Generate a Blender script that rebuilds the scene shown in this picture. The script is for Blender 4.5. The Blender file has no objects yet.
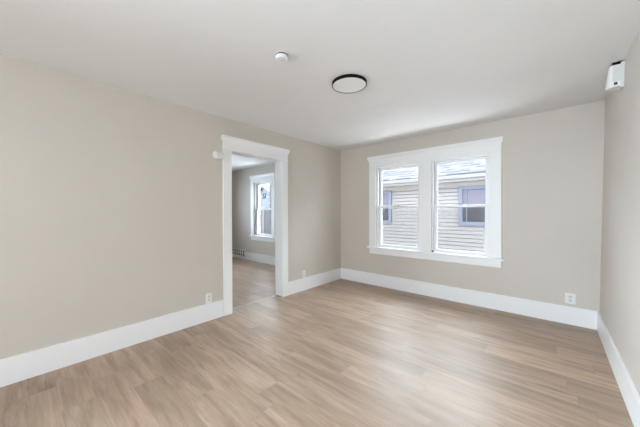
import bpy, bmesh, math, random
from mathutils import Matrix, Vector
random.seed(3)
S = bpy.context.scene
C = S.collection
H = 2.44            # ceiling height
D = 4.09            # back wall
BB = 0.20           # baseboard height

# ------------------------------------------------------------------ camera
cd = bpy.data.cameras.new('camera')
cd.sensor_width = 36.0
cd.lens = 265.4 / 640 * 36
cd.clip_start = 0.02
cam = bpy.data.objects.new('camera', cd)
C.objects.link(cam)
r = Vector((0.75372, 0.65718, -0.0035))
u = Vector((-0.00091085, 0.00637022, 0.99997930))
f = Vector((-0.65719208, 0.75370379, -0.0054))
m = Matrix((r, u, -f)).transposed().to_4x4()
m.translation = (3.0417, 0.0, 1.271)
cam.matrix_world = m
S.camera = cam

# ------------------------------------------------------------------ world, lights, exposure
S.view_settings.view_transform = 'Standard'
S.view_settings.look = 'None'
S.view_settings.gamma = 1
S.view_settings.use_curve_mapping = False
S.view_settings.exposure = 0.25
S.cycles.use_denoising = True
S.cycles.max_bounces = 14
S.cycles.diffuse_bounces = 8
S.cycles.transparent_max_bounces = 16
S.cycles.caustics_reflective = False
S.cycles.caustics_refractive = False

W = bpy.data.worlds.new('world')
S.world = W
W.use_nodes = True
bg = W.node_tree.nodes['Background']
bg.inputs['Color'].default_value = (0.90, 0.95, 1.0, 1)
bg.inputs['Strength'].default_value = 5.0

def area(name, loc, target, sx, sy, power, col=(1, 1, 1), portal=False, spread=180):
    l = bpy.data.lights.new(name, 'AREA')
    l.shape = 'RECTANGLE'
    l.size, l.size_y = sx, sy
    l.energy = power
    l.color = col
    l.spread = math.radians(spread)
    l.cycles.is_portal = portal
    o = bpy.data.objects.new(name, l)
    o.location = loc
    d = Vector(target) - Vector(loc)
    o.rotation_euler = d.to_track_quat('-Z', 'Y').to_euler()
    C.objects.link(o)
    return o

# daylight arriving through the windows (portals only guide the sky light)
area('sky_portal', (1.65, 4.32, 1.35), (1.65, 0, 1.35), 1.9, 1.45, 1, portal=True)
area('sky_portal', (-2.48, 4.32, 1.35), (-2.48, 0, 1.35), 0.8, 1.45, 1, portal=True)
# added fill lamps behind the camera and in the next room, no windows there
COOL = (0.82, 1.0, 1.145)
PALE = (0.92, 1.0, 1.07)
area('front_fill', (2.3, -6.15, 1.35), (1.4, 3, 2.0), 1.9, 1.7, 195, COOL)
area('side_fill', (0.06, -1.5, 1.2), (3.43, 0.7, 0.6), 1.2, 1.4, 105, COOL, spread=95)
area('right_fill', (3.33, -1.7, 1.2), (0.0, 1.8, 1.2), 1.2, 1.4, 11, COOL, spread=100)
area('next_room_fill', (-4.58, 2.65, 1.4), (0, 2.15, 1.45), 1.3, 1.5, 48, COOL, spread=112)
# added fill lamps outside the windows, in place of ground bounce and open sky
area('ground_fill', (1.6, 5.6, -0.45), (1.6, 4.15, 1.25), 4.6, 1.3, 88, PALE, spread=140)
area('sky_fill', (1.6, 6.1, 3.25), (1.6, 4.15, 1.4), 5.0, 1.2, 200, COOL, spread=125)
area('ground_fill_beyond', (-2.5, 5.6, -0.45), (-2.5, 4.15, 1.25), 2.2, 1.3, 60, PALE, spread=140)
area('sky_fill_beyond', (-3.7, 6.1, 3.05), (-2.45, 4.15, 1.35), 3.4, 1.0, 100, COOL, spread=125)

# ------------------------------------------------------------------ materials
def mat(name, col, rough=0.6, metal=0.0, spec=None):
    M = bpy.data.materials.new(name)
    M.use_nodes = True
    b = M.node_tree.nodes['Principled BSDF']
    b.inputs['Base Color'].default_value = (*col, 1)
    b.inputs['Roughness'].default_value = rough
    b.inputs['Metallic'].default_value = metal
    if spec is not None:
        b.inputs['Specular IOR Level'].default_value = spec
    return M

class NT:
    def __init__(s, M):
        s.t = M.node_tree; s.b = s.t.nodes['Principled BSDF']
    def n(s, typ, **kw):
        x = s.t.nodes.new(typ)
        for k, v in kw.items(): setattr(x, k, v)
        return x
    def l(s, a, b): s.t.links.new(a, b)
    def math(s, op, a, b=None, clamp=False):
        x = s.n('ShaderNodeMath', operation=op, use_clamp=clamp)
        for i, v in enumerate((a, b)):
            if v is None: continue
            if isinstance(v, (int, float)): x.inputs[i].default_value = v
            else: s.l(v, x.inputs[i])
        return x.outputs[0]
    def comb(s, x, y, z):
        c = s.n('ShaderNodeCombineXYZ')
        for i, v in enumerate((x, y, z)):
            if isinstance(v, (int, float)): c.inputs[i].default_value = v
            else: s.l(v, c.inputs[i])
        return c.outputs[0]
    def coords(s):
        tc = s.n('ShaderNodeTexCoord'); sp = s.n('ShaderNodeSeparateXYZ')
        s.l(tc.outputs['Object'], sp.inputs[0])
        return tc.outputs['Object'], sp.outputs
    def noise(s, vec, scale, detail=3, rough=0.55, dist=0):
        x = s.n('ShaderNodeTexNoise')
        s.l(vec, x.inputs['Vector'])
        x.inputs['Scale'].default_value = scale
        x.inputs['Detail'].default_value = detail
        x.inputs['Roughness'].default_value = rough
        x.inputs['Distortion'].default_value = dist
        return x.outputs['Fac']
    def ramp(s, fac, stops):
        x = s.n('ShaderNodeValToRGB')
        e = x.color_ramp.elements
        while len(e) < len(stops): e.new(0.5)
        for el, (p, c) in zip(e, stops):
            el.position = p; el.color = (*c, 1)
        s.l(fac, x.inputs[0])
        return x.outputs[0]
    def mix(s, fac, a, b, mode='MIX'):
        x = s.n('ShaderNodeMix', data_type='RGBA', blend_type=mode)
        for i, v in ((0, fac), (6, a), (7, b)):
            if isinstance(v, (int, float)): x.inputs[i].default_value = v
            elif isinstance(v, tuple): x.inputs[i].default_value = (*v, 1)
            else: s.l(v, x.inputs[i])
        return x.outputs[2]
    def bump(s, h, strength, dist=0.01):
        x = s.n('ShaderNodeBump')
        x.inputs['Strength'].default_value = strength
        x.inputs['Distance'].default_value = dist
        s.l(h, x.inputs['Height'])
        s.l(x.outputs[0], s.b.inputs['Normal'])

def paint(name, col, rough, var, bump_scale, bump_str):
    M = mat(name, col, rough)
    t = NT(M)
    v, _ = t.coords()
    n = t.noise(v, 1.3, 4)
    c2 = tuple(min(1, c * (1 + var)) for c in col)
    c1 = tuple(c * (1 - var) for c in col)
    t.l(t.ramp(n, [(0.3, c1), (0.7, c2)]), t.b.inputs['Base Color'])
    h = t.noise(v, bump_scale, 5, 0.6)
    t.bump(h, bump_str, 0.004)
    return M

M_wall = paint('greige_wall_paint', (0.596, 0.545, 0.489), 0.55, 0.025, 60, 0.12)
M_ceil = paint('white_ceiling_paint', (0.80, 0.80, 0.80), 0.8, 0.012, 40, 0.1)
_t = NT(M_ceil)                      # gently uneven old plaster
_v, _xyz = _t.coords()
_h = _t.math('ADD', _t.math('MULTIPLY', _t.noise(_v, 1.6, 3, 0.5, 0.6), 1.0), _t.math('MULTIPLY', _t.noise(_v, 40, 4), 0.03))
_t.bump(_h, 0.25, 0.05)
M_trim = mat('white_trim_enamel', (0.85, 0.85, 0.85), 0.35)
M_vinyl = mat('white_window_vinyl', (0.84, 0.84, 0.85), 0.3)
M_plast = mat('white_plastic', (0.80, 0.80, 0.79), 0.4)
M_plast2 = mat('offwhite_plastic', (0.66, 0.66, 0.64), 0.5)
M_black = mat('black_metal', (0.004, 0.004, 0.004), 0.6, spec=0.15)
M_dark = mat('dark_void', (0.02, 0.02, 0.02), 0.8)
M_slot = mat('outlet_slot_grey', (0.36, 0.36, 0.36), 0.7)
M_brass = mat('sash_lock_grey', (0.25, 0.25, 0.27), 0.4, 0.3)
M_track = mat('jamb_track_grey', (0.35, 0.36, 0.38), 0.6)
M_strip = mat('pale_metal_strip', (0.70, 0.69, 0.67), 0.4, 0.1)
M_diff = mat('opal_diffuser', (0.76, 0.76, 0.76), 0.5)
M_diff.node_tree.nodes['Principled BSDF'].inputs['Emission Color'].default_value = (1, 1, 1, 1)
M_diff.node_tree.nodes['Principled BSDF'].inputs['Emission Strength'].default_value = 0.05

def floor_mat():
    M = mat('oak_vinyl_planks', (0.4, 0.3, 0.22), 0.36)
    t = NT(M)
    v, (x, y, z) = t.coords()
    PW, PL = 0.185, 1.22
    row = t.math('FLOOR', t.math('DIVIDE', y, PW))
    wn = t.n('ShaderNodeTexWhiteNoise', noise_dimensions='1D')
    t.l(row, wn.inputs['W'])
    xs = t.math('ADD', x, t.math('MULTIPLY', wn.outputs['Value'], PL * 3))
    xd = t.math('DIVIDE', xs, PL)
    colm = t.math('FLOOR', xd)
    wn2 = t.n('ShaderNodeTexWhiteNoise', noise_dimensions='2D')
    t.l(t.comb(row, colm, 0), wn2.inputs['Vector'])
    pid = wn2.outputs['Value']
    off = t.math('MULTIPLY', pid, 37.0)
    g1 = t.noise(t.comb(t.math('MULTIPLY', x, 0.9), t.math('MULTIPLY', y, 9.0), off), 2.2, 4, 0.6, 0.7)
    g2 = t.noise(t.comb(t.math('MULTIPLY', x, 2.0), t.math('MULTIPLY', y, 40.0), off), 2.5, 4, 0.65, 0.2)
    big = t.noise(t.comb(t.math('MULTIPLY', x, 0.7), t.math('MULTIPLY', y, 2.2), off), 1.7, 2, 0.5, 0.4)
    base = t.ramp(g1, [(0.25, (0.31, 0.206, 0.136)), (0.47, (0.42, 0.298, 0.215)), (0.75, (0.53, 0.398, 0.307))])
    tone = t.ramp(pid, [(0.0, (0.85, 0.84, 0.83)), (0.5, (0.97, 0.97, 0.97)), (1.0, (1.06, 1.05, 1.05))])
    c = t.mix(1.0, base, tone, 'MULTIPLY')
    fine = t.ramp(g2, [(0.3, (0.90, 0.89, 0.88)), (0.6, (1.03, 1.03, 1.03))])
    c = t.mix(1.0, c, fine, 'MULTIPLY')
    c = t.mix(1.0, c, t.ramp(big, [(0.3, (0.86, 0.86, 0.86)), (0.65, (1.05, 1.04, 1.03))]), 'MULTIPLY')
    g3 = t.noise(t.comb(t.math('MULTIPLY', x, 1.6), t.math('MULTIPLY', y, 17.0), t.math('ADD', off, 11.0)), 1.6, 2, 0.5, 0.5)
    c = t.mix(1.0, c, t.ramp(g3, [(0.24, (0.66, 0.62, 0.58)), (0.37, (1.0, 1.0, 1.0))]), 'MULTIPLY')
    fy = t.math('FRACT', t.math('DIVIDE', y, PW))
    fx = t.math('FRACT', xd)
    ey = t.math('LESS_THAN', fy, 0.012)
    ex = t.math('LESS_THAN', fx, 0.0022)
    seam = t.math('MAXIMUM', ey, ex)
    c = t.mix(t.math('MULTIPLY', seam, 0.3), c, (0.16, 0.11, 0.08))
    t.l(c, t.b.inputs['Base Color'])
    t.l(t.math('ADD', t.math('MULTIPLY', g1, 0.16), 0.34), t.b.inputs['Roughness'])
    t.bump(t.math('SUBTRACT', t.math('MULTIPLY', g2, 0.3), seam), 0.12, 0.002)
    return M
M_floor = floor_mat()

def glass_mat():
    M = bpy.data.materials.new('clear_glass'); M.use_nodes = True
    t = M.node_tree
    t.nodes.clear()
    o = t.nodes.new('ShaderNodeOutputMaterial')
    a = t.nodes.new('ShaderNodeBsdfTransparent'); a.inputs[0].default_value = (0.97, 0.98, 0.98, 1)
    g = t.nodes.new('ShaderNodeBsdfGlossy'); g.inputs['Roughness'].default_value = 0.02
    mx = t.nodes.new('ShaderNodeMixShader'); fr = t.nodes.new('ShaderNodeFresnel'); fr.inputs[0].default_value = 1.06
    t.links.new(fr.outputs[0], mx.inputs[0]); t.links.new(a.outputs[0], mx.inputs[1]); t.links.new(g.outputs[0], mx.inputs[2])
    t.links.new(mx.outputs[0], o.inputs[0])
    return M
M_glass = glass_mat()

def screen_mat():
    M = bpy.data.materials.new('insect_screen_mesh'); M.use_nodes = True
    t = M.node_tree
    b = t.nodes['Principled BSDF']; o = t.nodes['Material Output']
    b.inputs['Base Color'].default_value = (0.25, 0.25, 0.26, 1); b.inputs['Roughness'].default_value = 0.8
    a = t.nodes.new('ShaderNodeBsdfTransparent')
    mx = t.nodes.new('ShaderNodeMixShader'); mx.inputs[0].default_value = 0.15
    t.links.new(a.outputs[0], mx.inputs[1]); t.links.new(b.outputs[0], mx.inputs[2]); t.links.new(mx.outputs[0], o.inputs[0])
    return M
M_screen = screen_mat()

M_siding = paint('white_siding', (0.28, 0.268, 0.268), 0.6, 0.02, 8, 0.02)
M_lap = mat('lap_groove_shade', (0.21, 0.205, 0.21), 0.8)  # darker grey that paints the shadow lines into the siding grooves
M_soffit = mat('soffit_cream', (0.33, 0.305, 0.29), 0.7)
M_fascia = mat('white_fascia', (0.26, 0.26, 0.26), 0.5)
M_bluetrim = mat('pale_blue_trim', (0.15, 0.175, 0.24), 0.6)
M_npane = mat('neighbour_pane', (0.03,0.03,0.04), 0.25)
M_nblind = mat('lavender_blind', (0.15,0.145,0.195), 0.6)
M_farhouse = mat('pale_blue_siding', (0.17,0.20,0.25), 0.7)
M_farroof = mat('pale_roof', (0.19,0.20,0.22), 0.8)
M_fence = mat('weathered_board', (0.11,0.11,0.123), 0.8)
M_ground = paint('frosty_ground', (0.2,0.2,0.2), 0.9, 0.15, 6, 0.2)

def shingle_mat():
    M = mat('grey_shingles', (0.4, 0.41, 0.45), 0.85)
    t = NT(M)
    v, (x, y, z) = t.coords()
    row = t.math('FLOOR', t.math('DIVIDE', y, 0.13))
    wn = t.n('ShaderNodeTexWhiteNoise', noise_dimensions='1D'); t.l(row, wn.inputs['W'])
    xs = t.math('DIVIDE', t.math('ADD', x, t.math('MULTIPLY', wn.outputs[0], 3.0)), 0.21)
    wn2 = t.n('ShaderNodeTexWhiteNoise', noise_dimensions='2D')
    t.l(t.comb(row, t.math('FLOOR', xs), 0), wn2.inputs['Vector'])
    c = t.ramp(wn2.outputs['Value'], [(0.0, (0.12, 0.128, 0.156)), (0.35, (0.155, 0.159, 0.171)), (1.0, (0.185, 0.187, 0.194))])
    edge = t.math('LESS_THAN', t.math('FRACT', t.math('DIVIDE', y, 0.13)), 0.22)
    dk = t.math('MULTIPLY', edge, t.math('LESS_THAN', wn2.outputs['Value'], 0.55))
    c = t.mix(dk, c, (0.033, 0.04, 0.07))
    t.l(c, t.b.inputs['Base Color'])
    return M
M_shingle = shingle_mat()

# ------------------------------------------------------------------ mesh helpers
class MB:
    def __init__(s): s.bm = bmesh.new()
    def box(s, x0, x1, y0, y1, z0, z1, mx=None):
        vs = [s.bm.verts.new((x, y, z)) for x in (x0, x1) for y in (y0, y1) for z in (z0, z1)]
        for q in ((0, 1, 3, 2), (4, 6, 7, 5), (0, 4, 5, 1), (2, 3, 7, 6), (0, 2, 6, 4), (1, 5, 7, 3)):
            s.bm.faces.new([vs[i] for i in q])
        if mx is not None:
            bmesh.ops.transform(s.bm, matrix=mx, verts=vs)
        return s
    def hexa(s, pts):      # 8 points: x-major, then y, then z as in box()
        vs = [s.bm.verts.new(p) for p in pts]
        for q in ((0, 1, 3, 2), (4, 6, 7, 5), (0, 4, 5, 1), (2, 3, 7, 6), (0, 2, 6, 4), (1, 5, 7, 3)):
            s.bm.faces.new([vs[i] for i in q])
        return s
    def ring(s, x0, x1, z0, z1, l, rr, b, t, y0, y1):    # rectangular frame in the xz plane
        xs = (x0, x0 + l, x1 - rr, x1); zs = (z0, z0 + b, z1 - t, z1)
        grid(s.bm, xs, (y0, y1), zs, lambda i, j, k: not (i == 1 and k == 1))
        return s
    def lathe(s, prof, seg=48, mx=None):
        rings = []; allv = []
        for (rad, z) in prof:
            if rad < 1e-6:
                vv = [s.bm.verts.new((0, 0, z))]
            else:
                vv = [s.bm.verts.new((rad * math.cos(2 * math.pi * i / seg), rad * math.sin(2 * math.pi * i / seg), z)) for i in range(seg)]
            rings.append(vv); allv += vv
        for a, b in zip(rings, rings[1:]):
            for i in range(seg):
                j = (i + 1) % seg
                if len(a) == 1 and len(b) == 1: continue
                if len(a) == 1: s.bm.faces.new((a[0], b[i], b[j]))
                elif len(b) == 1: s.bm.faces.new((a[i], a[j], b[0]))
                else: s.bm.faces.new((a[i], a[j], b[j], b[i]))
        for e in (rings[0], rings[-1]):
            if len(e) > 1: s.bm.faces.new(e)
        if mx is not None: bmesh.ops.transform(s.bm, matrix=mx, verts=allv)
        return s
    def prism(s, pts, a0, a1, axis):     # polygon (two coordinates) pushed along an axis
        def P(p, a):
            return {'x': (a, p[0], p[1]), 'y': (p[0], a, p[1]), 'z': (p[0], p[1], a)}[axis]
        A = [s.bm.verts.new(P(p, a0)) for p in pts]; B = [s.bm.verts.new(P(p, a1)) for p in pts]
        n = len(pts)
        for i in range(n): s.bm.faces.new((A[i], A[(i + 1) % n], B[(i + 1) % n], B[i]))
        s.bm.faces.new(A); s.bm.faces.new(B)
        return s
    def build(s, name, M, parent=None, bevel=0.0, seg=2, smooth=False, origin=None):
        bm = s.bm
        bmesh.ops.recalc_face_normals(bm, faces=bm.faces[:])
        if bevel:
            es = [e for e in bm.edges if len(e.link_faces) == 2 and e.calc_face_angle(0) > 0.6]
            bmesh.ops.bevel(bm, geom=es, offset=bevel, segments=seg, profile=0.6, affect='EDGES', clamp_overlap=True)
        if origin is not None:
            bmesh.ops.translate(bm, verts=bm.verts[:], vec=-Vector(origin))
        me = bpy.data.meshes.new(name)
        if smooth:
            for fa in bm.faces: fa.smooth = True
        bm.to_mesh(me); bm.free()
        if smooth:
            try: me.set_sharp_from_angle(angle=math.radians(35))
            except Exception: pass
        me.materials.append(M)
        o = bpy.data.objects.new(name, me)
        C.objects.link(o)
        if origin is not None: o.location = origin
        if parent is not None:
            o.parent = parent
            pm = Matrix.Identity(4)
            q = parent; loc = Vector((0, 0, 0))
            while q is not None:
                loc += q.location; q = q.parent
            o.location = (Vector(origin) if origin is not None else Vector((0, 0, 0))) - loc
        return o

def grid(bm, xs, ys, zs, solid):
    nx, ny, nz = len(xs) - 1, len(ys) - 1, len(zs) - 1
    V = {}
    def v(i, j, k):
        if (i, j, k) not in V: V[i, j, k] = bm.verts.new((xs[i], ys[j], zs[k]))
        return V[i, j, k]
    def sol(i, j, k):
        return 0 <= i < nx and 0 <= j < ny and 0 <= k < nz and solid(i, j, k)
    for i in range(nx):
        for j in range(ny):
            for k in range(nz):
                if not sol(i, j, k): continue
                if not sol(i - 1, j, k): bm.faces.new((v(i, j, k), v(i, j, k + 1), v(i, j + 1, k + 1), v(i, j + 1, k)))
                if not sol(i + 1, j, k): bm.faces.new((v(i + 1, j, k), v(i + 1, j + 1, k), v(i + 1, j + 1, k + 1), v(i + 1, j, k + 1)))
                if not sol(i, j - 1, k): bm.faces.new((v(i, j, k), v(i + 1, j, k), v(i + 1, j, k + 1), v(i, j, k + 1)))
                if not sol(i, j + 1, k): bm.faces.new((v(i, j + 1, k), v(i, j + 1, k + 1), v(i + 1, j + 1, k + 1), v(i + 1, j + 1, k)))
                if not sol(i, j, k - 1): bm.faces.new((v(i, j, k), v(i, j + 1, k), v(i + 1, j + 1, k), v(i + 1, j, k)))
                if not sol(i, j, k + 1): bm.faces.new((v(i, j, k + 1), v(i + 1, j, k + 1), v(i + 1, j + 1, k + 1), v(i, j + 1, k + 1)))

def tag(o, label, cat, kind=None, group=None):
    o['label'] = label; o['category'] = cat
    if kind: o['kind'] = kind
    if group: o['group'] = group
    return o

def empty(name, loc, label, cat, kind=None, group=None):
    o = bpy.data.objects.new(name, None)
    o.empty_display_size = 0.1
    C.objects.link(o); o.location = loc
    return tag(o, label, cat, kind, group)

def wall(name, axis, a0, a1, t0, t1, openings, label, zt=H):
    """wall with rectangular holes; axis 'x' runs along x with thickness t0..t1 in y"""
    As = sorted({a0, a1, *[q for o in openings for q in o[:2]]})
    Zs = sorted({-0.02, zt + 0.02, *[q for o in openings for q in o[2:] if -0.02 < q < zt]})
    mb = MB()
    def solid(ia, iz):
        ca = (As[ia] + As[ia + 1]) / 2; cz = (Zs[iz] + Zs[iz + 1]) / 2
        return not any(o[0] < ca < o[1] and o[2] < cz < o[3] for o in openings)
    if axis == 'x': grid(mb.bm, As, (t0, t1), Zs, lambda i, j, k: solid(i, k))
    else: grid(mb.bm, (t0, t1), As, Zs, lambda i, j, k: solid(j, k))
    o = mb.build(name, M_wall)
    return tag(o, label, 'wall', 'structure')

# ------------------------------------------------------------------ room shell
XW = -4.62           # far room's outer wall
YF = -6.2           # wall behind the camera
o = MB().box(XW - 0.2, 3.75, YF - 0.2, D + 0.22, -0.12, 0.0).build('floor', M_floor)
tag(o, 'light oak vinyl plank floor with greyish brown grain', 'floor', 'structure')
o = MB().box(XW - 0.2, 3.75, YF - 0.2, D + 0.22, H, H + 0.15).build('ceiling', M_ceil)
tag(o, 'plain white painted plaster ceiling', 'ceiling', 'structure')

WZ0, WZ1 = 0.655, 2.045
wins = [(0.765, 1.525), (1.689, 2.433)]
FW = (-2.805, -2.075)
wall('wall_back', 'x', -0.13, 3.75, D, D + 0.2, [(a, b, WZ0, WZ1) for a, b in wins], 'greige wall with the white double window at the end of the room')
wall('wall_beyond', 'x', XW - 0.2, -0.13, D, D + 0.2, [(FW[0], FW[1], WZ0, WZ1)], 'greige end wall of the next room seen through the doorway')
DY0, DY1, DZ = 1.79, 2.607, 2.045
wall('wall_left', 'y', YF, D, -0.13, 0.0, [(DY0 - 0.02, DY1 + 0.02, -0.02, DZ + 0.02)], 'long greige wall holding the open doorway')
wall('wall_front', 'x', XW - 0.2, 3.75, YF - 0.2, YF, [], 'greige wall behind the photographer')
wall('wall_side', 'y', YF, D, XW - 0.2, XW, [], 'greige outer wall of the next room')
# right wall leans outward a little towards the ceiling
def xr(z): return 3.4265 + 0.0413 * z / H
mb = MB()
mb.hexa([(xr(0), YF, 0), (xr(H), YF, H), (xr(0), D, 0), (xr(H), D, H), (3.75, YF, 0), (3.75, YF, H), (3.75, D, 0), (3.75, D, H)])
tag(mb.build('wall_right', M_wall), 'greige wall running forward on the right edge of view', 'wall', 'structure')

# ------------------------------------------------------------------ baseboards
def baseboard(name, x0, x1, y0, y1, label):
    o = MB().box(x0, x1, y0, y1, 0.0, BB).build(name, M_trim, bevel=0.003)
    return tag(o, label, 'baseboard', 'structure')
baseboard('baseboard_left', 0.0, 0.018, YF, 1.668, 'tall white baseboard along the wall left of the doorway')
baseboard('baseboard_corner', 0.0, 0.018, 2.724, D - 0.018, 'short white baseboard between the doorway and the far corner')
baseboard('baseboard_back', 0.0, 3.4255, D - 0.018, D, 'tall white baseboard under the double window')
mb = MB()
mb.hexa([(3.4085, YF, 0), (3.4115, YF, BB), (3.4085, D - 0.018, 0), (3.4115, D - 0.018, BB), (3.4268, YF, 0), (3.4299, YF, BB), (3.4268, D - 0.018, 0), (3.4299, D - 0.018, BB)])
tag(mb.build('baseboard_right', M_trim, bevel=0.003), 'tall white baseboard along the right wall', 'baseboard', 'structure')
baseboard('baseboard_beyond', -3.195, -0.13, D - 0.018, D, 'white baseboard of the next room right of the floor vent')
baseboard('baseboard_far_corner', XW, -3.925, D - 0.018, D, 'white baseboard of the next room left of the floor vent')

# ------------------------------------------------------------------ doorway
dr = empty('door_1', (0, (DY0 + DY1) / 2, 0), 'open doorway with wide white casing and capped head', 'doorway', 'structure')
def casing_side(x0, x1, sgn):
    MB().box(x0, x1, DY0 - 0.119, DY0 - 0.006, 0, DZ - 0.005).build('casing', M_trim, dr, 0.003)
    MB().box(x0, x1, DY1 + 0.006, DY1 + 0.117, 0, DZ - 0.005).build('casing', M_trim, dr, 0.003)
    xo = x1 if sgn > 0 else x0
    MB().box(x0, x1 + 0.002 if sgn > 0 else x1, DY0 - 0.119, DY1 + 0.117, DZ - 0.005, 2.165).build('head_board', M_trim, dr, 0.003)
    pts = [(0, 2.160), (0.026, 2.160), (0.030, 2.178), (0.044, 2.196), (0.046, 2.215), (0, 2.215)]
    if sgn < 0: pts = [(-0.13 - a, z) for a, z in pts]
    MB().prism([(a, z) for a, z in pts], DY0 - 0.132, DY1 + 0.140, 'y').build('head_cap', M_trim, dr)
    # narrow bead under the head board
    MB().box(x0, x1 + 0.008 if sgn > 0 else x1, DY0 - 0.121, DY1 + 0.119, DZ + 0.005, DZ + 0.019).build('head_bead', M_trim, dr, 0.003)
casing_side(0.0, 0.022, 1)
casing_side(-0.152, -0.13, -1)
MB().box(-0.13, 0.0, DY0 - 0.02, DY0, 0, DZ).build('jamb', M_trim, dr)
MB().box(-0.13, 0.0, DY1, DY1 + 0.02, 0.014, DZ).build('jamb', M_trim, dr)
MB().box(-0.13, 0.0, DY0 - 0.02, DY1 + 0.02, DZ, DZ + 0.02).build('head_jamb', M_trim, dr)
ts = MB().prism([(-0.131, 0), (-0.121, 0), (-0.1235, 0.004), (-0.1285, 0.004)], DY0 + 0.002, DY1 - 0.002, 'y').build('threshold_strip', M_strip, dr)
ts['label'] = 'pale metal floor transition strip'

# ------------------------------------------------------------------ windows
def window_trim(name, x0, x1, mulls, label):
    """flat white casing round one or two windows on the y = D wall"""
    yb = D; yf = D - 0.021
    t = empty(name, ((x0 + x1) / 2, D, 0.6), label, 'window trim', 'structure')
    edges = [x0] + [q for mm in mulls for q in mm] + [x1]
    MB().box(x0 - 0.129, x0, yf, yb, 0.672, WZ1 - 0.004).build('side_casing', M_trim, t, 0.003)
    MB().box(x1, x1 + 0.129, yf, yb, 0.672, WZ1 - 0.004).build('side_casing', M_trim, t, 0.003)
    for a, b in mulls:
        MB().box(a, b, yf, yb, 0.672, WZ1 - 0.004).build('mullion_casing', M_trim, t, 0.003)
    MB().box(x0 - 0.129, x1 + 0.129, yf - 0.002, yb, WZ1 - 0.004, 2.160).build('head_board', M_trim, t, 0.003)
    pts = [(yb, 2.155), (yb - 0.027, 2.155), (yb - 0.031, 2.175), (yb - 0.045, 2.197), (yb - 0.047, 2.220), (yb, 2.220)]
    MB().prism(pts, x0 - 0.150, x1 + 0.148, 'x').build('head_cap', M_trim, t)
    MB().box(x0 - 0.156, x1 + 0.156, D - 0.052, D + 0.05, 0.640, 0.671).build('stool', M_trim, t, 0.006)
    MB().box(x0 - 0.125, x1 + 0.129, D - 0.020, yb, 0.548, 0.640).build('apron', M_trim, t, 0.003)
    return t
window_trim('trim_1', wins[0][0], wins[1][1], [(wins[0][1], wins[1][0])], 'wide white casing with capped head and sill around the double window')
window_trim('trim_2', FW[0], FW[1], [], 'white casing with capped head around the window of the next room')

def window(name, x0, x1, label, lock=True, latch=False):
    w = empty(name, ((x0 + x1) / 2, D + 0.1, WZ0), label, 'window', 'structure')
    z0, z1 = 0.660, WZ1
    ft = 0.024
    MB().ring(x0, x1, z0, z1, ft, ft, 0.018, ft, D + 0.012, D + 0.17).build('frame', M_vinyl, w, 0.002)
    # grey balance tracks in the upper half of both side jambs
    for s, xa in ((1, x0 + ft), (-1, x1 - ft)):
        MB().box(min(xa, xa + s * 0.003), max(xa, xa + s * 0.003), D + 0.058, D + 0.072, 1.385, z1 - ft - 0.004).build('balance_track', M_track, w)
    a, b = x0 + ft + 0.003, x1 - ft - 0.003
    zm = 1.352
    sl = MB().ring(a, b, z0 + 0.020, zm + 0.018, 0.036, 0.036, 0.040, 0.034, D + 0.040, D + 0.068).build('lower_sash', M_vinyl, w, 0.003)
    MB().box(a + 0.034, b - 0.034, D + 0.052, D + 0.056, z0 + 0.058, zm - 0.014).build('glass', M_glass, sl)
    su = MB().ring(a, b, zm - 0.018, z1 - ft - 0.003, 0.036, 0.036, 0.034, 0.036, D + 0.078, D + 0.106).build('upper_sash', M_vinyl, w, 0.003)
    MB().box(a + 0.034, b - 0.034, D + 0.090, D + 0.094, zm + 0.014, z1 - ft - 0.037).build('glass', M_glass, su)
    if lock:
        c = (x0 + x1) / 2
        k = MB().box(c - 0.030, c + 0.030, D + 0.044, D + 0.072, zm + 0.018, zm + 0.026)
        k.box(c - 0.010, c + 0.022, D + 0.036, D + 0.050, zm + 0.026, zm + 0.034)
        k = k.build('sash_lock', M_brass, sl, 0.002); k['label'] = 'grey metal sash lock'
    sc = MB().ring(a, b, z0 + 0.019, zm + 0.01, 0.016, 0.016, 0.016, 0.016, D + 0.130, D + 0.142).build('screen_frame', M_vinyl, w)
    MB().box(a + 0.012, b - 0.012, D + 0.135, D + 0.1365, z0 + 0.03, zm).build('insect_screen', M_screen, sc)
    if latch:
        k = MB().box(x0 + 0.006, x0 + 0.026, D - 0.012, D + 0.010, 0.6705, 0.690).build('corner_latch', M_black, w, 0.003)
        k['label'] = 'small black latch at the lower left corner'
    return w
window('window_1', *wins[0], 'left sash window of the white double window')
window('window_2', *wins[1], 'right sash window of the white double window', latch=True)
window('window_3', *FW, 'narrow sash window of the next room seen through the doorway')

# ------------------------------------------------------------------ things on the ceiling and the walls
# ceiling light
LX, LY = 1.662, 1.992
t = empty('ceiling_light', (LX, LY, H), 'round flat ceiling light with thin black rim', 'ceiling light')
MB().lathe([(0.128, H - 0.006), (0.128, H)]).build('mounting_plate', M_plast2, t, origin=(0, 0, 0), smooth=True).location = (0, 0, -H)
rim = MB().lathe([(0.1490, -0.004), (0.1490, -0.0255), (0.1497, -0.027), (0.1548, -0.027), (0.1565, -0.0255), (0.1565, -0.0015), (0.1550, 0.0), (0.150, 0.0)], 96)
rim.bm.faces.ensure_lookup_table()
rim.build('rim', M_black, t, smooth=True).location = (0, 0, 0)
MB().lathe([(0.0, -0.0255), (0.12, -0.0255), (0.1483, -0.0248), (0.1483, -0.008), (0.0, -0.008)], 96).build('diffuser', M_diff, t, smooth=True).location = (0, 0, 0)

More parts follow.
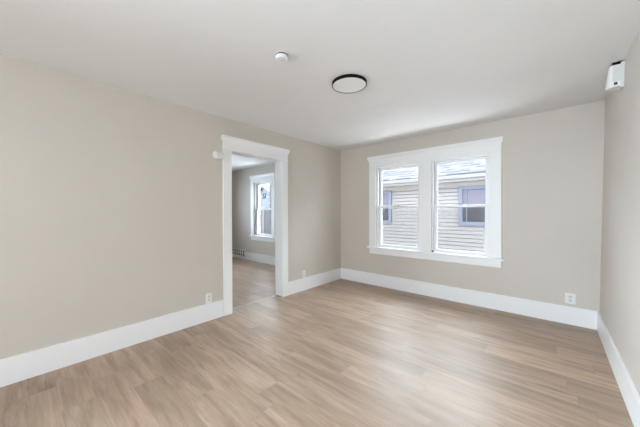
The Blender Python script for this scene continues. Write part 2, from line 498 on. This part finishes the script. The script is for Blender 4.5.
# smoke detector
t = empty('smoke_detector', (1.530, 1.308, H), 'small round white smoke detector on the ceiling', 'smoke detector')
def local(o): o.location = (0, 0, 0); return o
local(MB().lathe([(0.045, 0), (0.045, -0.003), (0.044, -0.004), (0, -0.004)]).build('base', M_plast, t, smooth=True))
v = local(MB().lathe([(0.0445, -0.004), (0.0445, -0.0125), (0, -0.0125)]).build('vent_gap', M_dark, t, smooth=True))
v['label'] = 'dark vent ring'
local(MB().lathe([(0.045, -0.0125), (0.047, -0.016), (0.046, -0.032), (0.037, -0.039), (0.0, -0.040)]).build('cover', M_plast, t, smooth=True))
g = MB().lathe([(0.010, -0.0395), (0.010, -0.0415), (0, -0.042)], 24)
local(g.build('test_button', M_plast2, t, smooth=True))

# white sensor box high on the right wall
t = empty('motion_sensor', (3.44, 3.16, 2.335), 'white alarm sensor box high on the right wall below the ceiling', 'sensor')
def mk(mb, name, M, **kw):
    return mb.build(name, M, t, origin=None, **kw)
ya, yb2 = 3.10, 3.18
prof = [(3.455, ya), (3.403, ya), (3.386, ya + 0.008), (3.375, ya + 0.024), (3.370, ya + 0.050), (3.373, yb2 - 0.012), (3.382, yb2), (3.455, yb2)]
mb = MB(); mb.prism(prof, 2.246, 2.418, 'z')
for v in mb.bm.verts:
    if v.co.z > 2.4 and v.co.x < 3.403: v.co.x = 3.403 - (3.403 - v.co.x) * 0.45
mk(mb, 'housing', M_plast, bevel=0.003)
mb = MB(); mb.box(3.404, 3.462, ya + 0.002, yb2 - 0.01, 2.414, 2.4385); k = mk(mb, 'top_shadow_gap', M_black); k['label'] = 'black block for the shadow gap above the housing'  # black block put in for the shadow gap between housing and ceiling
mb = MB(); mb.box(3.4045, 3.4520, ya - 0.0015, ya + 0.001, 2.288, 2.414); mk(mb, 'side_panel', M_plast2, bevel=0.0005)
mb = MB(); mb.box(3.411, 3.430, ya - 0.002, ya + 0.001, 2.262, 2.282); k = mk(mb, 'side_port', M_dark); k['label'] = 'dark square port'
mb = MB()
mb.hexa([(3.448, ya - 0.004, 2.235), (3.448, ya - 0.004, 2.43), (3.448, yb2 + 0.004, 2.235), (3.448, yb2 + 0.004, 2.43),
         (3.4655, ya - 0.004, 2.235), (3.4685, ya - 0.004, 2.43), (3.4655, yb2 + 0.004, 2.235), (3.4685, yb2 + 0.004, 2.43)])
mk(mb, 'back_plate', M_plast2)

# small round fitting beside the doorway casing
t = empty('wall_knob', (0.0, 1.585, 1.955), 'small white round fitting on the wall beside the doorway head', 'wall fitting')
RY = Matrix.Translation((0, 1.585, 1.955))
mb = MB(); mb.lathe([(0.026, 0), (0.026, 0.006), (0.020, 0.010), (0.013, 0.012), (0.013, 0.03), (0, 0.03)], 32, Matrix.Translation((0, 1.583, 1.953)) @ Matrix.Rotation(math.pi / 2, 4, 'Y'))
mk(mb, 'wall_plate', M_plast, smooth=True)
mb = MB(); mb.lathe([(0, -0.048), (0.024, -0.050), (0.039, -0.040), (0.045, -0.024), (0.045, -0.004), (0.039, 0.008), (0.027, 0.014), (0, 0.014)], 32,
                    Matrix.Translation((0.046, 1.583, 1.953)) @ Matrix.Rotation(-math.pi / 2, 4, 'X'))
mk(mb, 'round_head', M_plast, smooth=True)
mb = MB(); mb.lathe([(0, 0.014), (0.030, 0.014), (0.041, 0.019), (0.041, 0.036), (0.034, 0.042), (0.040, 0.048), (0.040, 0.066), (0.030, 0.073), (0, 0.073)], 32,
                    Matrix.Translation((0.046, 1.583, 1.953)) @ Matrix.Rotation(-math.pi / 2, 4, 'X'))
mk(mb, 'stem', M_plast, smooth=True)

# outlets
def outlet(M4, label, wd=0.072, ht=0.116):
    global t
    t = empty('electrical_outlet', M4.translation, label, 'electrical outlet', group='electrical outlets of the empty room')
    loc = M4.translation.copy()
    R = M4.to_3x3().to_4x4()
    def put(mb, name, M, parent, **kw):
        bmesh.ops.transform(mb.bm, matrix=R, verts=mb.bm.verts[:])
        o = mb.build(name, M, None, **kw); o.parent = parent
        return o
    pl = put(MB().box(-wd / 2, wd / 2, 0, 0.006, -ht / 2, ht / 2), 'cover_plate', M_plast, t, bevel=0.002)
    for zc in (0.0205, -0.0205):
        rc = put(MB().prism([(0.017 * math.cos(a) if abs(math.cos(a)) < 0.99 else 0.017 * math.copysign(1, math.cos(a)), zc + max(-0.0125, min(0.0125, 0.0165 * math.sin(a)))) for a in [2 * math.pi * i / 24 for i in range(24)]], 0.004, 0.0085, 'y'), 'receptacle', M_plast2, t)
        s_ = MB()
        s_.box(-0.0085, -0.0055, 0.007, 0.0088, zc - 0.002, zc + 0.008)
        s_.box(0.0055, 0.0085, 0.007, 0.0088, zc - 0.002, zc + 0.007)
        s_.lathe([(0.0025, 0.007), (0.0025, 0.0088)], 12, Matrix.Translation((0, 0, zc - 0.0075)) @ Matrix.Rotation(-math.pi / 2, 4, 'X'))
        put(s_, 'slots', M_slot, rc)
    s_ = MB(); s_.lathe([(0.003, 0.005), (0.003, 0.007), (0, 0.0073)], 16, Matrix.Rotation(-math.pi / 2, 4, 'X'))
    put(s_, 'screw', M_slot, t, smooth=True)
    return t
ML = Matrix.Rotation(-math.pi / 2, 4, 'Z')      # local +y -> world +x
MBk = Matrix.Rotation(math.pi, 4, 'Z')          # local +y -> world -y
outlet(Matrix.Translation((0, 1.487, 0.262)) @ ML, 'white electrical outlet left of the doorway just above the baseboard')
outlet(Matrix.Translation((0, 3.078, 0.262)) @ ML, 'white electrical outlet between the doorway and the far corner')
outlet(Matrix.Translation((3.202, D, 0.290)) @ MBk, 'white electrical outlet under the window wall near the right corner', 0.088, 0.117)

# floor vent of the next room
t = empty('floor_vent', (-3.56, D, 0.0), 'white slotted air vent in the baseboard of the next room', 'air vent')
VX0, VX1 = -3.923, -3.197
mb = MB(); mb.box(VX0 + 0.01, VX1 - 0.01, D - 0.012, D, 0.005, 0.248); k = mk(mb, 'backing', M_dark); k['label'] = 'dark opening'
mb = MB(); mb.ring(VX0, VX1, 0.0, 0.258, 0.03, 0.03, 0.080, 0.022, D - 0.034, D); mk(mb, 'frame', M_trim, bevel=0.003)
n = 7
for i in range(1, n):
    xx = VX0 + 0.03 + (VX1 - VX0 - 0.06) * i / n
    mb = MB(); mb.box(xx - 0.015, xx + 0.015, D - 0.031, D - 0.014, 0.075, 0.24); mk(mb, 'bar', M_trim)
mb = MB(); mb.box(VX0 + 0.025, VX1 - 0.025, D - 0.029, D - 0.0135, 0.152, 0.166); mk(mb, 'crossbar', M_trim)

# ------------------------------------------------------------------ outside
o = MB().box(-60, 40, D + 0.25, 70, -0.95, -0.75).build('ground', M_ground)
tag(o, 'pale ground between the houses', 'ground', 'structure')

YN = 7.0
t = empty('house', (0.8, YN, -0.75), 'white clapboard house next door with grey shingle roof and blue window trim', 'house')
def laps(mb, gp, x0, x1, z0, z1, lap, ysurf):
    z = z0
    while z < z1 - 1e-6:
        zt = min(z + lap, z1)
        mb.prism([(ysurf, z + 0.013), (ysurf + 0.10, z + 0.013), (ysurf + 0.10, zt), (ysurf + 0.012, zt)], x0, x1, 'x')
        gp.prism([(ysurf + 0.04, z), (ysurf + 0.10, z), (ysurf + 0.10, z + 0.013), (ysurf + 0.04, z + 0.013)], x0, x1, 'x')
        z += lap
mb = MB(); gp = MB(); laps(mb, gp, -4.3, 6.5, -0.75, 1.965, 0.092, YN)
mk(mb, 'clapboard_wall', M_siding)
mk(gp, 'lap_shadow_strips', M_lap)  # darker strips in the grooves, shade put into the colour
mb = MB(); mb.box(-4.3, 6.5, YN + 0.1, YN + 6.0, -0.75, 2.0); mk(mb, 'house_body', M_siding)
mb = MB(); mb.box(-4.6, 6.8, YN - 0.30, YN + 0.1, 1.965, 1.985); mk(mb, 'soffit', M_soffit)
mb = MB(); mb.box(-4.3, 6.5, YN - 0.014, YN + 0.01, 1.87, 1.965); mk(mb, 'frieze_board', M_soffit)
mb = MB(); mb.box(-4.6, 6.8, YN - 0.325, YN - 0.30, 1.965, 2.105); mk(mb, 'fascia', M_fascia)
mb = MB(); mb.prism([(YN - 0.42, 2.105), (YN - 0.325, 2.105), (YN - 0.325, 2.02), (YN - 0.40, 2.03)], -4.6, 6.8, 'x'); mk(mb, 'gutter', M_fascia)
rl = 4.3
rf = MB(); rf.box(-4.7, 6.9, 0, rl, -0.06, 0)
rf = rf.build('roof', M_shingle, t)
rf.rotation_euler = (math.radians(33), 0, 0)
rf.location = Vector((0, YN - 0.40, 2.125)) - t.location
def nwin(x0, x1, z0, z1, name='window'):
    w = MB().ring(x0, x1, z0, z1, 0.085, 0.085, 0.085, 0.075, YN - 0.035, YN + 0.03).build(name, M_bluetrim, t)
    w['label'] = 'pale blue window trim'
    a, b, c, d = x0 + 0.085, x1 - 0.085, z0 + 0.085, z1 - 0.075
    zm = (c + d) / 2 + 0.01
    MB().box(a, b, YN - 0.008, YN + 0.02, c, zm).build('lower_pane', M_npane, w)
    up = MB()
    z = zm
    while z < d - 0.002:
        up.prism([(YN - 0.006, z), (YN + 0.02, z), (YN + 0.02, min(z + 0.05, d)), (YN - 0.001, min(z + 0.05, d))], a, b, 'x')
        z += 0.05
    up.build('upper_pane_blind', M_nblind, w)
    MB().box(a, b, YN - 0.02, YN + 0.005, zm - 0.02, zm + 0.02).build('meeting_rail', M_bluetrim, w)
    MB().box(a + 0.075, a + 0.095, YN - 0.018, YN + 0.005, c, d).build('muntin', M_bluetrim, w)
nwin(1.365, 2.03, 0.945, 1.868)
nwin(-1.03, -0.37, 0.945, 1.868)

t = empty('gabled_house', (-18, 16, -0.75), 'pale blue gabled house far beyond the next room window', 'house')
mb = MB(); mb.prism([(-22.0, -0.75), (-14.2, -0.75), (-14.2, 1.3), (-18.1, 3.75), (-22.0, 1.3)], 16.0, 24.0, 'y'); mk(mb, 'house_body', M_farhouse)
for s in (1, -1):
    mb = MB()
    mb.prism([(-18.1, 3.72), (-18.1 + s * 4.3, 1.02), (-18.1 + s * 4.3, 1.17), (-18.1, 3.90)], 15.7, 24.2, 'y'); mk(mb, 'roof_slope', M_farroof)
mb = MB(); mb.box(-18.42, -17.92, 15.95, 16.02, 2.62, 3.12)
k = mk(mb, 'attic_window', M_npane); k['label'] = 'small dark attic window'
for xx in (-19.6, -16.8):
    mb = MB(); mb.box(xx - 0.4, xx + 0.4, 15.95, 16.02, 0.2, 1.5); mk(mb, 'ground_floor_window', M_npane)

t = empty('fence', (-13, 12, -0.75), 'grey board fence outside the next room window', 'fence')
mb = MB()
x = -17.0
i = 0
while x < -9.0:
    mb.box(x, x + 0.135, 12.0, 12.025, -0.75, 1.55 + 0.02 * ((i * 7) % 3)); x += 0.15; i += 1
mk(mb, 'board_panel', M_fence)
for xx in (-16.5, -14.7, -12.9, -11.1, -9.3):
    mb = MB(); mb.box(xx - 0.07, xx + 0.07, 11.93, 12.0, -0.75, 1.66); k = mk(mb, 'post', M_fascia)
for zz in (-0.3, 1.2):
    mb = MB(); mb.box(-17, -9, 12.025, 12.065, zz, zz + 0.09); mk(mb, 'rail', M_fence)
t = empty('street_pole', (-15.0, 14.0, -0.75), 'dark utility pole beyond the grey fence', 'pole')
mb = MB(); mb.lathe([(0.11, -0.75), (0.08, 6.5), (0, 6.5)], 16, Matrix.Translation((-14.62, 14.0, 0))); mk(mb, 'shaft', M_fence, smooth=True)
mb = MB(); mb.box(-15.4, -13.84, 13.9, 13.98, 5.9, 6.0); mk(mb, 'crossarm', M_fence)
